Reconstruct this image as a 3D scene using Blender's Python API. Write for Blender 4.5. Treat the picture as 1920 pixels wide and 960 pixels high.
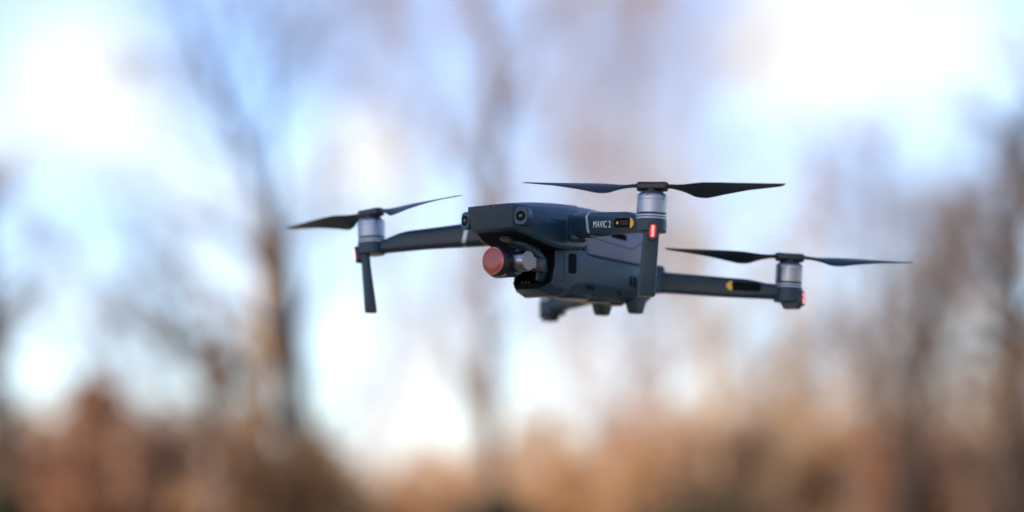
import bpy, bmesh, math, random
import numpy as np
from mathutils import Vector, Matrix, Quaternion

SC = bpy.context.scene
COL = SC.collection
for o in list(bpy.data.objects):
    bpy.data.objects.remove(o)

# ------------------------------------------------------------------ camera, sky, sun, exposure
PITCH = math.radians(6.476)
CAM_H = 1.6
F_PX = 4595.64                                   # focal length in pixels of a 1920 wide frame
FWD = Vector((0, math.cos(PITCH), math.sin(PITCH)))
UP = Vector((0, -math.sin(PITCH), math.cos(PITCH)))
RIGHT = Vector((1, 0, 0))
cam_data = bpy.data.cameras.new('camera')
cam = bpy.data.objects.new('camera', cam_data)
COL.objects.link(cam)
cam.location = (0, 0, CAM_H)
cam.rotation_euler = (math.radians(90) + PITCH, 0, 0)
cam_data.sensor_width = 36
cam_data.lens = F_PX / 1920 * 36
cam_data.clip_start = 0.05
cam_data.clip_end = 6000
cam_data.dof.use_dof = True
cam_data.dof.focus_distance = 1.94
cam_data.dof.aperture_fstop = 2.25
cam_data.dof.aperture_blades = 0
SC.camera = cam

SUN_AZ, SUN_EL = math.radians(214), math.radians(25)      # azimuth from +Y towards +X
SUN_DIR = Vector((math.sin(SUN_AZ) * math.cos(SUN_EL), math.cos(SUN_AZ) * math.cos(SUN_EL), math.sin(SUN_EL)))
sun_data = bpy.data.lights.new('sun', 'SUN')
sun_data.energy = 4.2
sun_data.angle = math.radians(1.5)
sun_data.color = (1.0, 0.86, 0.70)
sun = bpy.data.objects.new('sun', sun_data)
COL.objects.link(sun)
sun.rotation_euler = SUN_DIR.to_track_quat('Z', 'Y').to_euler()

def pix_dir(u, v):
    return (RIGHT * ((u - 960) / F_PX) - UP * ((v - 480) / F_PX) + FWD).normalized()

world = bpy.data.worlds.new('World')
SC.world = world
world.use_nodes = True
SKY_STRENGTH = 0.12
# white clouds: (bearing and height of the cloud's middle as a direction, angular radius in degrees, weight)
CLOUDS = [((150, 165), 3.1, 1.0), ((20, 250), 2.2, 0.6), ((330, 300), 2.2, 0.40), ((690, 290), 1.9, 0.9), ((630, 330), 1.6, 0.6),
          ((810, 690), 1.9, 0.8), ((740, 790), 1.9, 0.8), ((1085, 680), 1.8, 0.8), ((1560, 60), 3.4, 1.0),
          ((1750, 70), 2.8, 0.7), ((1430, 120), 2.2, 0.5), ((1180, 330), 2.6, 0.30), ((420, 420), 2.4, 0.35),
          ((1300, 700), 1.8, 0.40), ((1450, 400), 2.0, 0.25), ((1640, 740), 1.8, 0.4), ((1840, 740), 1.8, 0.4),
          ((100, 560), 2.0, 0.25)]
def make_world():
    nt = world.node_tree
    nt.nodes.clear()
    N, L = nt.nodes.new, nt.links.new
    out = N('ShaderNodeOutputWorld'); bg = N('ShaderNodeBackground')
    bg.inputs['Strength'].default_value = SKY_STRENGTH
    L(bg.outputs[0], out.inputs[0])
    sky = N('ShaderNodeTexSky'); sky.sky_type = 'NISHITA'; sky.sun_disc = False
    sky.sun_elevation = SUN_EL; sky.sun_rotation = SUN_AZ
    sky.air_density = 1.0; sky.dust_density = 0.6; sky.ozone_density = 1.6
    tc = N('ShaderNodeTexCoord')
    total = None
    for (uv, rad, w) in CLOUDS:
        c = pix_dir(*uv)
        d = N('ShaderNodeVectorMath'); d.operation = 'DISTANCE'
        L(tc.outputs['Generated'], d.inputs[0]); d.inputs[1].default_value = c
        m = N('ShaderNodeMapRange'); m.interpolation_type = 'SMOOTHSTEP'
        m.inputs['From Min'].default_value = math.radians(rad) * 1.02
        m.inputs['From Max'].default_value = math.radians(rad) * 0.1
        m.inputs['To Max'].default_value = w
        L(d.outputs['Value'], m.inputs['Value'])
        if total is None:
            total = m.outputs[0]
        else:
            a = N('ShaderNodeMath'); a.operation = 'MAXIMUM' if w > .55 else 'ADD'
            L(total, a.inputs[0]); L(m.outputs[0], a.inputs[1]); total = a.outputs[0]
    # broken cloud over the whole sky
    mp = N('ShaderNodeMapping'); mp.inputs['Scale'].default_value = (1, 1, 2.6)
    L(tc.outputs['Generated'], mp.inputs[0])
    ns = N('ShaderNodeTexNoise'); ns.inputs['Scale'].default_value = 7.0; ns.inputs['Detail'].default_value = 6
    ns.inputs['Roughness'].default_value = .55
    L(mp.outputs[0], ns.inputs['Vector'])
    mr = N('ShaderNodeMapRange'); mr.inputs['From Min'].default_value = .42; mr.inputs['From Max'].default_value = .75
    mr.inputs['To Max'].default_value = .30
    L(ns.outputs['Fac'], mr.inputs['Value'])
    ad = N('ShaderNodeMath'); ad.operation = 'ADD'; ad.use_clamp = True
    L(total, ad.inputs[0]); L(mr.outputs[0], ad.inputs[1])
    # tint of the clear sky towards a cool blue
    tint = N('ShaderNodeMix'); tint.data_type = 'RGBA'; tint.blend_type = 'MULTIPLY'; tint.inputs['Factor'].default_value = 1
    L(sky.outputs[0], tint.inputs['A']); tint.inputs['B'].default_value = SKY_TINT
    mx = N('ShaderNodeMix'); mx.data_type = 'RGBA'
    L(ad.outputs[0], mx.inputs['Factor'])
    L(tint.outputs['Result'], mx.inputs['A'])
    mx.inputs['B'].default_value = CLOUD_COL
    L(mx.outputs['Result'], bg.inputs['Color'])
SKY_TINT = (0.92, 0.97, 1.20, 1)
CLOUD_COL = (5.1, 5.25, 5.45, 1)
make_world()

SC.view_settings.view_transform = 'Standard'
SC.view_settings.look = 'None'
SC.view_settings.exposure = 0.90
SC.view_settings.gamma = 1.0
SC.render.engine = 'CYCLES'
SC.cycles.use_denoising = True
try:
    SC.cycles.denoiser = 'OPENIMAGEDENOISE'
    SC.cycles.denoising_prefilter = 'ACCURATE'
except Exception:
    pass
SC.cycles.use_adaptive_sampling = False
SC.cycles.max_bounces = 6
SC.cycles.transparent_max_bounces = 8
SC.cycles.sample_clamp_indirect = 8
SC.cycles.filter_width = 1.3

# ------------------------------------------------------------------ helpers
def tag(o, label=None, cat=None, group=None, kind=None):
    if label: o['label'] = label
    if cat: o['category'] = cat
    if group: o['group'] = group
    if kind: o['kind'] = kind
    return o

def srgb(r, g, b):
    f = lambda c: c / 12.92 if c <= .04045 else ((c + .055) / 1.055) ** 2.4
    return (f(r / 255), f(g / 255), f(b / 255), 1)

def mat(name, col, rough=.5, metal=0.0, noise=0.0, nscale=300., bump=0.0, bscale=2500., emit=None, estr=0, spec=.5, coat=0.0, aniso=0):
    m = bpy.data.materials.new(name); m.use_nodes = True
    nt = m.node_tree; N, L = nt.nodes.new, nt.links.new
    p = nt.nodes['Principled BSDF']
    p.inputs['Roughness'].default_value = rough; p.inputs['Metallic'].default_value = metal
    p.inputs['Specular IOR Level'].default_value = spec
    p.inputs['Coat Weight'].default_value = coat
    p.inputs['Anisotropic'].default_value = aniso
    c = (*col[:3], 1)
    p.inputs['Base Color'].default_value = c
    tc = N('ShaderNodeTexCoord')
    if noise:
        t = N('ShaderNodeTexNoise'); t.inputs['Scale'].default_value = nscale; t.inputs['Detail'].default_value = 5
        L(tc.outputs['Object'], t.inputs['Vector'])
        r = N('ShaderNodeValToRGB')
        r.color_ramp.elements[0].position = .3; r.color_ramp.elements[1].position = .7
        r.color_ramp.elements[0].color = tuple(x * (1 - noise) for x in c[:3]) + (1,)
        r.color_ramp.elements[1].color = tuple(min(1, x * (1 + noise)) for x in c[:3]) + (1,)
        L(t.outputs['Fac'], r.inputs[0]); L(r.outputs[0], p.inputs['Base Color'])
        rr = N('ShaderNodeMapRange'); rr.inputs['To Min'].default_value = rough - .07; rr.inputs['To Max'].default_value = rough + .07
        L(t.outputs['Fac'], rr.inputs['Value']); L(rr.outputs[0], p.inputs['Roughness'])
    if bump:
        t2 = N('ShaderNodeTexNoise'); t2.inputs['Scale'].default_value = bscale; t2.inputs['Detail'].default_value = 2
        L(tc.outputs['Object'], t2.inputs['Vector'])
        b = N('ShaderNodeBump'); b.inputs['Strength'].default_value = bump; b.inputs['Distance'].default_value = .0004
        L(t2.outputs['Fac'], b.inputs['Height']); L(b.outputs[0], p.inputs['Normal'])
    if emit:
        p.inputs['Emission Color'].default_value = (*emit[:3], 1); p.inputs['Emission Strength'].default_value = estr
    return m

M = dict(
    shell=mat('grey_plastic', (.013, .040, .070), .30, spec=.42, noise=.10, nscale=60, bump=.25),
    arm=mat('arm_plastic', (.013, .034, .056), .33, spec=.38, noise=.10, nscale=60, bump=.25),
    pack=mat('battery_plastic_side_light', (.095, .100, .165), .33, noise=.08, nscale=50, bump=.2),  # same grey plastic as the shell; side light is put into this colour
    dark=mat('black_plastic', (.010, .013, .020), .38, noise=.15, nscale=90),
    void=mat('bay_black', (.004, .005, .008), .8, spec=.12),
    seam=mat('seam_shadow_gap', (.003, .004, .006), .9, spec=.1),
    blade=mat('blade_plastic', (.004, .013, .022), .36, noise=.1, nscale=60),
    metal=mat('brushed_aluminium', (.27, .27, .31), .30, 1.0, noise=.06, nscale=400, aniso=.5),
    cammetal=mat('dark_aluminium', (.16, .19, .23), .34, 1.0, noise=.06, nscale=300),
    cap=mat('cap_aluminium', (.28, .275, .30), .55, .35, noise=.04, nscale=300),
    band=mat('silver_band', (.42, .50, .62), .35, .3),
    filt=mat('red_filter_glass', (.31, .054, .036), .14, noise=.04, nscale=60, spec=.5),
    ring=mat('pink_ring', (.62, .16, .24), .25, .6),
    barrel=mat('barrel_grey', (.032, .037, .048), .26, .6),
    lens=mat('lens_glass', (.003, .003, .006), .05, coat=1.0),
    yellow=mat('yellow_print', (.85, .50, .03), .5),
    white=mat('white_print', (.72, .74, .78), .5),
    tiny=mat('faint_print', (.12, .12, .06), .5),
    ledred=mat('led_window', (.25, .01, .012), .3, emit=(1, .015, .02), estr=.55),
    ledhot=mat('led_core', (.9, .3, .3), .4, emit=(1, .32, .25), estr=.95),
)

# ---- the drone's own frame: millimetres, x forward, y to its left, z up
ROT = [[-0.642406, 0.766133, 0.01882], [-0.098456, -0.058152, -0.993441], [-0.760013, -0.640046, 0.112787]]
TRN = [61.491, -30.044, 2062.432]
R3 = Matrix(ROT)
def body_to_world():
    basis = Matrix((RIGHT, -UP, FWD)).transposed()          # camera axes (right, down, forward) in the world
    A = basis @ R3
    t = basis @ (Vector(TRN) * .001) + Vector((0, 0, CAM_H))
    return A.to_4x4(), t
BASE = Vector((0, 0, -75))                                  # the Empty sits under the belly
A4, tw = body_to_world()
drone = bpy.data.objects.new('camera_drone', None)
COL.objects.link(drone)
drone.empty_display_size = .05
drone.matrix_world = Matrix.Translation(tw + A4 @ (BASE * .001)) @ A4
tag(drone, 'dark grey folding camera drone hovering with four propellers and a red filtered gimbal camera', 'drone')

def nm():
    return bmesh.new()
def mark(bm, n0, idx):
    bm.faces.ensure_lookup_table()
    for f in bm.faces[n0:]: f.material_index = idx
def loft(bm, rings, cap=True):
    vs = [[bm.verts.new(p) for p in r] for r in rings]
    n = len(rings[0])
    for a, b in zip(vs[:-1], vs[1:]):
        for i in range(n):
            j = (i + 1) % n
            try: bm.faces.new((a[i], a[j], b[j], b[i]))
            except ValueError: pass
    if cap:
        bm.faces.new(vs[0][::-1]); bm.faces.new(vs[-1])
    return vs
def axes(d):
    d = Vector(d).normalized()
    u = d.orthogonal().normalized()
    if abs(d.z) < .95:
        u = Vector((0, 0, 1)).cross(d).normalized()
    return d, u, d.cross(u)
def lathe(bm, o, d, prof, seg=40):
    d, u, v = axes(d); o = Vector(o)
    rings = []
    for r, h in prof:
        rings.append([o + d * h + (u * math.cos(2 * math.pi * i / seg) + v * math.sin(2 * math.pi * i / seg)) * max(r, .01) for i in range(seg)])
    loft(bm, rings)
def tube(bm, pts, r, seg=6):
    pts = [Vector(p) for p in pts]
    rings = []
    for i, p in enumerate(pts):
        d = (pts[min(i + 1, len(pts) - 1)] - pts[max(i - 1, 0)])
        d, u, v = axes(d)
        rr = r[i] if isinstance(r, (list, tuple)) else r
        rings.append([p + (u * math.cos(2 * math.pi * k / seg) + v * math.sin(2 * math.pi * k / seg)) * rr for k in range(seg)])
    loft(bm, rings)
def rr2(w, h, r, n=5):
    pts = []
    r = min(r, w / 2 - .01, h / 2 - .01)
    for (cx, cy, a0) in ((w / 2 - r, h / 2 - r, 0), (-w / 2 + r, h / 2 - r, 90), (-w / 2 + r, -h / 2 + r, 180), (w / 2 - r, -h / 2 + r, 270)):
        for k in range(n + 1):
            a = math.radians(a0 + 90 * k / n)
            pts.append((cx + r * math.cos(a), cy + r * math.sin(a)))
    return pts
def rrprism(bm, c, u, v, w, h, r, depth, n=5, taper=0.0):
    """rounded rectangle in the plane u,v, raised along u x v by depth"""
    c, u, v = Vector(c), Vector(u).normalized(), Vector(v).normalized()
    k = u.cross(v)
    P = rr2(w, h, r, n)
    loft(bm, [[c + u * x + v * y for x, y in P], [c + k * depth + u * x * (1 - taper) + v * y * (1 - taper) for x, y in P]])
def box(bm, c, s, rot=None, bev=0.0, seg=2):
    m = Matrix.Translation(c) @ (rot.to_4x4() if rot else Matrix.Identity(4)) @ Matrix.Diagonal((*s, 1))
    g = bmesh.ops.create_cube(bm, size=1, matrix=m)
    if bev:
        es = set(e for v in g['verts'] for e in v.link_edges)
        bmesh.ops.bevel(bm, geom=list(es), offset=bev, segments=seg, affect='EDGES', profile=.5)
def part(name, bm, mats, parent, bevel=0.0, ang=34, bseg=2, label=None):
    bmesh.ops.recalc_face_normals(bm, faces=bm.faces)
    if bevel:
        es = [e for e in bm.edges if len(e.link_faces) == 2 and e.calc_face_angle(0) > math.radians(ang)]
        bmesh.ops.bevel(bm, geom=es, offset=bevel, segments=bseg, affect='EDGES', profile=.6, clamp_overlap=True)
    for v in bm.verts: v.co = (v.co - BASE) * .001
    for f in bm.faces: f.smooth = True
    for e in bm.edges:
        if len(e.link_faces) == 2 and e.calc_face_angle(0) > math.radians(38): e.smooth = False
    me = bpy.data.meshes.new(name); bm.to_mesh(me); bm.free()
    for m in (mats if isinstance(mats, (list, tuple)) else [mats]): me.materials.append(m)
    o = bpy.data.objects.new(name, me); COL.objects.link(o)
    o.parent = parent
    if label: o['label'] = label
    return o
def interp(tab, x):
    tab = sorted(tab)
    return np.interp(x, [t[0] for t in tab], [t[1] for t in tab])

# ------------------------------------------------------------------ fuselage
def mirror_ring(half):
    """half: points (x, y>=0, z) from the top middle round to the bottom middle"""
    ring = [Vector(p) for p in half]
    for p in reversed(half):
        if p[1] > 1e-6: ring.append(Vector((p[0], -p[1], p[2])))
    return ring
def shell_half(x, zt, a1, z1, y2, z2, y3, z3, y4, z4, dx=0.0):
    def X(z): return x + dx * (zt - z) / 21.0
    return [(X(zt), 0, zt), (X(zt), a1 * .55, zt - (zt - z1) * .3), (X(z1), a1, z1), (X((z1+z2)/2), (a1 * .45 + y2 * .55), z1 * .62 + z2 * .38),
            (X(z2), y2, z2), (X((z2 + z3) / 2), (y2 + y3) / 2 + .3, (z2 + z3) / 2), (X(z3), y3, z3), (X(z4), y4, z4), (X(z4), 0, z4)]
bm = nm()
ST = [(124.9, -2.0, 21.8, -2.3, 22.5, -4.6, 21.9, -17.8, 20.8, -20.0, -6.0), (124.2, -1.2, 22.6, -1.5, 23.4, -4.0, 22.8, -18.6, 21.6, -21.0, -6.2),
      (115.5, .4, 22.0, -.6, 26.0, -5.2, 25.6, -20.6, 24.0, -23.4, -3.5),
      (101.0, 3.0, 20.0, 1.4, 28.8, -6.0, 29.4, -24.8, 27.4, -27.2, 0),
      (86.0, 5.2, 18.5, 3.6, 29.8, -6.6, 30.6, -28.0, 28.6, -30.2, 0),
      (72.0, 6.5, 18.0, 4.8, 30.4, -7.2, 31.0, -30.2, 29.0, -32.4, 0),
      (57.0, 7.8, 18.0, 6.0, 30.8, -7.8, 31.0, -29.8, 29.0, -32.0, 0),
      (40.0, 8.5, 18.0, 6.8, 30.6, -8.0, 30.6, -28.5, 28.6, -31.0, 0),
      (34.0, 8.6, 18.0, 6.8, 29.4, -8.2, 29.2, -26.0, 27.5, -29.0, 0)]
loft(bm, [mirror_ring(shell_half(*s)) for s in ST])
n0 = len(bm.faces)
# panel seams on both flanks
for s in (1, -1):
    tube(bm, [(84, s * 29.75, -6.4), (84, s * 30.25, -16), (83.5, s * 30.6, -27)], .3)
    tube(bm, [(84, s * 30.2, -9.6), (66, s * 30.7, -10.0), (52, s * 31.0, -10.2)], .28)
mark(bm, n0, 1)
upper = part('upper_shell', bm, [M['shell'], M['seam']], drone, bevel=.45, ang=36, bseg=2)

# forward vision sensors: pods on both sides of the flat nose
for s in (1, -1):
    bm = nm()
    f = Vector((.965, s * .26, 0)).normalized()
    u = Vector((0, 0, 1)).cross(f).normalized(); v = Vector((0, 0, 1))
    c = Vector((110.6, s * 26.9, -11.6))
    P = rr2(11.6, 14.6, 3.8)
    loft(bm, [[c + u * x + v * y for x, y in P], [c + f * 8.6 + u * x + v * y for x, y in P], [c + f * 9.6 + u * x * .9 + v * y * .92 for x, y in P]])
    pod = part('vision_sensor', bm, M['shell'], drone)
    bm = nm()
    lathe(bm, c + f * 9.0, f, [(0, 0), (4.1, 0), (4.1, .75), (3.8, .85), (2.4, .6), (0, .6)], 32)
    part('lens_ring', bm, M['void'], pod)
    bm = nm()
    lathe(bm, c + f * 9.2, f, [(0, 0), (2.1, 0), (1.8, .55), (1.2, .9), (0, 1.0)], 28)
    part('lens', bm, M['lens'], pod)

HY = [(70, 20.0), (66, 21.5), (58, 25.0), (47, 27.2), (30, 27.9), (0, 28.0), (-40, 28.0), (-58, 26.5), (-70, 23.0), (-78, 18.0)]
def hy(x): return float(interp(HY, x))
# lower hull: a U shaped jaw in front, solid behind
bm = nm()
def hull_half(x, zt, zb, k=1.0):
    h = hy(x) * k
    return [(x, 0, zt), (x, h, zt), (x, h + .3, (zt + zb) / 2 + 4), (x, h, zb + 8.5), (x, h - 2.0, zb + 5.0), (x, h - 8.0, zb), (x, 0, zb)]
sec = [(50, -30, -69.0), (40, -30, -66.6), (28, -33.6, -65.0), (0, -34.6, -65.5), (-30, -35.4, -65.6), (-56, -36, -66.0), (-66, -36.5, -64.8), (-76, -38, -57.0)]
loft(bm, [mirror_ring(hull_half(*s)) for s in sec])
def jaw(x, zb, lip, th, h):
    o = [(x, h, -31), (x, h + .2, -46), (x, h, zb + 7.0), (x, h - 1.0, zb + 4.6), (x, h - 9, zb), (x, 0, zb)]
    i = [(x, 0, lip), (x, h - th - 1.4, lip), (x, h - th, lip + 1.4), (x, h - th, -46), (x, h - th, -31)]
    half = [Vector(p) for p in o] + [Vector(p) for p in i]
    m = lambda L: [Vector((p[0], -p[1], p[2])) for p in L]
    right_o = m(o[:-1])[::-1]; right_i = m(i[1:])[::-1]
    return [Vector(p) for p in o] + right_o + right_i + [Vector(p) for p in i]
J = [(50, -69.2, -62.5, 3.0, hy(50)), (57, -70.0, -62.5, 2.6, hy(57)), (62, -69.4, -61.8, 2.4, hy(62)), (64.5, -68.2, -61.4, 2.2, hy(65))]
rings = []
for (x, zb, lip, th, h) in J:
    rings.append(jaw(x, zb, lip, th, h))
# last ring: the lip curves forward in the middle
r = jaw(66.6, -65.2, -61.0, 2.2, 20.6)
for p in r:
    if p.z < -57: p.x += 10.5 * max(0, 1 - (p.y / 20.6) ** 2) + 1.0
    else: p.x -= 1.5
rings.append(r)
loft(bm, rings)
n0 = len(bm.faces)
for s in (1, -1):
    tube(bm, [(x, s * (hy(x) + .12), -58.0 - (0.6 if x < 0 else 0)) for x in (69, 64, 58, 50, 40, 28, 10, -10, -30, -45)], .3)
    for (x, z, w, h) in ((59.5, -63.4, 3.2, 4.0), (-15, -62.2, 2.6, 2.8)):
        y = hy(x) - 1.3
        lathe(bm, (x, s * (y - 1), z), (0, s, -.35), [(0, 0), (w / 2, 0), (w / 2, 1.6), (0, 1.6)], 16)
    rrprism(bm, (24.5, s * (hy(24) - 1.8), -61.4), (-1, 0, 0) if s > 0 else (1, 0, 0), (0, -.35, 1), 9, 2.2, .9, 1.7)
mark(bm, n0, 1)
for f_ in bm.faces:
    c_ = f_.calc_center_median()
    if c_.x > 46 and c_.z > -62.6 and f_.material_index == 0 and abs(c_.y) < hy(c_.x) - 1.7: f_.material_index = 2
hull = part('lower_hull', bm, [M['shell'], M['seam'], M['void']], drone, bevel=.6, ang=28)

# side vision windows (recess with a frame) and the rear cooling slots
for s in (1, -1):
    bm = nm()
    def sidep(x, z, o=0): return Vector((x, s * (hy(x) + .35 + o), z))
    e1 = (sidep(45.5, -43) - sidep(58.5, -43)).normalized(); e2 = Vector((0, 0, 1))
    if s < 0: e1 = -e1
    c = sidep(51.5, -43)
    k = e1.cross(e2)
    P = rr2(13.0, 20.0, 3.4)
    loft(bm, [[c - k * 2 + e1 * x + e2 * y for x, y in P], [c + k * .12 + e1 * x + e2 * y for x, y in P], [c + k * .16 + e1 * x * .93 + e2 * y * .95 for x, y in P]])
    w = part('side_window', bm, M['shell'], drone)
    bm = nm()
    rrprism(bm, c - k * .9 + e1 * 1.6 * s, e1, e2, 8.6, 16.6, 2.4, 1.2)
    part('glass', bm, M['void'], w)
    for zc, x0 in ((-50.5, -27.5), (-50.8, -33)):
        bm = nm()
        y = hy(x0) + .05
        rrprism(bm, (x0, s * (y - .6), zc), (-1, 0, 0) if s > 0 else (1, 0, 0), (0, 0, 1), 3.4, 8.6, .8, .85)
        part('air_vent', bm, M['seam'], drone)

# battery pack: the rear upper half, side light put into its paler colour
bm = nm()
BY = [(33.5, 27.6), (20, 28.3), (-20, 28.2), (-45, 28.1), (-58, 25.5), (-72, 17.5), (-82, 10.5), (-90, 4.5)]
def by(x): return float(interp(BY, x))
def pack_half(x, zt, zb):
    h = by(x)
    return [(x, 0, zt), (x, 10, zt - .5), (x, 17 * h / 28, zt - 1.8), (x, h * .86, zt - 9), (x, h, zt - 16), (x, h + .25, zt - 26), (x, h - .2, zb + 1.4), (x, h - 2, zb), (x, 0, zb)]
loft(bm, [mirror_ring(pack_half(*q)) for q in ((33.5, 8.4, -34.2), (20, 8.4, -34.5), (-5, 7.6, -35.2), (-40, 5.0, -36.0), (-58, 2.5, -36.6), (-72, -2.0, -37), (-82, -5, -37), (-89, -13, -36))])
n0 = len(bm.faces)
for s in (1, -1):
    P = [(32.9, -10), (32.9, -20), (32.6, -27), (31.4, -32), (28.5, -34.0), (20, -34.6), (0, -35.4), (-25, -36.0), (-40, -36.3)]
    tube(bm, [(x, s * (by(x) + .12), z) for x, z in P], .3)
    P = [(27.5, -12), (26.5, -17), (23, -19.3), (4, -21.2), (-22, -23.2), (-29, -23.3), (-33, -21.8), (-38, -18.2), (-42, -17.2), (-52, -17.6)]
    tube(bm, [(x, s * (by(x) + .10), z) for x, z in P], .32)
mark(bm, n0, 1)
pack = part('battery', bm, [M['pack'], M['seam']], drone, label='grey battery pack with painted-in side light closing the rear of the fuselage')
for s in (1, -1):
    bm = nm()
    rrprism(bm, (-10, s * (by(-10) - 1.0), -12.6), (-1, 0, -.06) if s > 0 else (1, 0, .06), (0, 0, 1), 24, 8.4, 2.2, 1.35)
    n0 = len(bm.faces)
    rrprism(bm, (-10, s * (by(-10) - 1.0), -14.2), (-1, 0, -.06) if s > 0 else (1, 0, .06), (0, 0, 1), 21, 5.0, 1.6, 1.5)
    mark(bm, n0, 1)
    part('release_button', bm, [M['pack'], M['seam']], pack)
for s in (1, -1):
    bm = nm()
    lathe(bm, (-76, s * 18.5, -56), (0, 0, 1), [(0, 0), (6.5, 0), (7.8, 1.5), (7.8, 20.5), (6.4, 23.2), (0, 24.2)], 36)
    part('arm_pivot', bm, M['shell'], drone)

# gimbal bay lining
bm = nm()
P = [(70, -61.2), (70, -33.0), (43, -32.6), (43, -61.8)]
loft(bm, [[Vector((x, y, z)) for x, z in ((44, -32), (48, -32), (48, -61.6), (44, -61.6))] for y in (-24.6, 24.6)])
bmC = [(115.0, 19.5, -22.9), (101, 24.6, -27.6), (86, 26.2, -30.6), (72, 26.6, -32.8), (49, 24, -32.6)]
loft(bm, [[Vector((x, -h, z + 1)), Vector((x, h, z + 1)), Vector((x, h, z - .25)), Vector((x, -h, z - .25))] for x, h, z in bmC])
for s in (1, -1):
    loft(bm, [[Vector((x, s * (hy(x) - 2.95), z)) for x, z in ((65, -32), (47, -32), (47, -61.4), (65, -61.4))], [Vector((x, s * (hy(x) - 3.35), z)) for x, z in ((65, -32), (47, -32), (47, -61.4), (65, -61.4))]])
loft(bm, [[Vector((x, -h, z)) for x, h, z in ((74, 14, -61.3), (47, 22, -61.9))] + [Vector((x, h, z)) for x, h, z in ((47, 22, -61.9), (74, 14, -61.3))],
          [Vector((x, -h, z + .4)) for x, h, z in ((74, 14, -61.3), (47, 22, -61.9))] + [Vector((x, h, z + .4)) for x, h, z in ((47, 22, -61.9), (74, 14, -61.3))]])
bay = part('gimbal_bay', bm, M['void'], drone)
bm = nm()
for k in range(3):
    lathe(bm, (66, -10 + 3.6 * k, -59.2), (1, 0, .15), [(0, 0), (1.1, 0), (1.1, 3), (.8, 3.4), (0, 3.4)], 14)
part('damper', bm, M['dark'], bay)
bm = nm()
lathe(bm, (103, 2, -27.2), (0.2, 0, -1), [(0, -1), (6.5, -1), (6.5, .4), (6.0, .9), (0, .9)], 30)
part('roof_boss', bm, M['dark'], bay)

# belly: sensor housings and the two landing feet
bm = nm()
for (x, y, rx, ry, z) in ((22, 6, 15, 12, -66.6), (-9, 8, 12, 10, -66.8), (-33, 4, 11, 9, -66.8)):
    seg = 32
    R = lambda k, zz: [Vector((x + rx * k * math.cos(2 * math.pi * i / seg), y + ry * k * math.sin(2 * math.pi * i / seg), zz)) for i in range(seg)]
    loft(bm, [R(1.15, z + 3), R(1.12, z), R(.98, z - 2.2), R(.86, z - 2.6)])
belly = part('belly_sensor', bm, M['shell'], drone, bevel=0)
bm = nm()
box(bm, (-6, 0, -65.6), (74, 34, 4.0), bev=1.6)
part('belly_plate', bm, M['shell'], drone)
for s in (1, -1):
    bm = nm()
    c = Vector((-48, s * 18.0, 0))
    def sq(zz, wx, wy, sh=0): return [Vector((c.x + sh + x, c.y + y, zz)) for x, y in rr2(wx, wy, 2.0, 3)]
    loft(bm, [sq(-61, 21, 13), sq(-66, 17.5, 11.5), sq(-74.4, 12.5, 9.5, 0), sq(-75.8, 11, 8.0, 0)])
    part('landing_foot', bm, M['shell'], drone)

# ------------------------------------------------------------------ arms, motors, propellers
def motor(parent, c, ax, r=11.6, h=15.4):
    """bell hanging from c (top middle) down along -ax"""
    c = Vector(c); ax = Vector(ax).normalized()
    bm = nm()
    lathe(bm, c, -ax, [(0, -.2), (r - 1.8, -.2), (r - 1.2, .1), (r - .5, .6), (r, 1.5), (r, 2.6), (r, 4.4), (r - .28, 4.55), (r - .28, 4.9), (r, 5.05), (r, h - .5), (r - .4, h), (r - 2.5, h), (r - 2.5, h + 1), (0, h + 1)], 56)
    m = part('motor', bm, M['metal'], parent)
    bm = nm()
    lathe(bm, c - ax * (h + .1), -ax, [(0, 0), (r - .9, 0), (r - .9, .7), (r - .2, .9), (r - .2, 5.6), (0, 5.6)], 56)
    n0 = len(bm.faces)
    for q in (1.3, 3.3):
        lathe(bm, c - ax * (h + q), -ax, [(0, 0), (r + .1, 0), (r + .22, .15), (r + .22, .95), (r + .1, 1.1), (0, 1.1)], 56)
    mark(bm, n0, 1)
    part('motor_collar', bm, [M['dark'], M['band']], parent)
    return m

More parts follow.
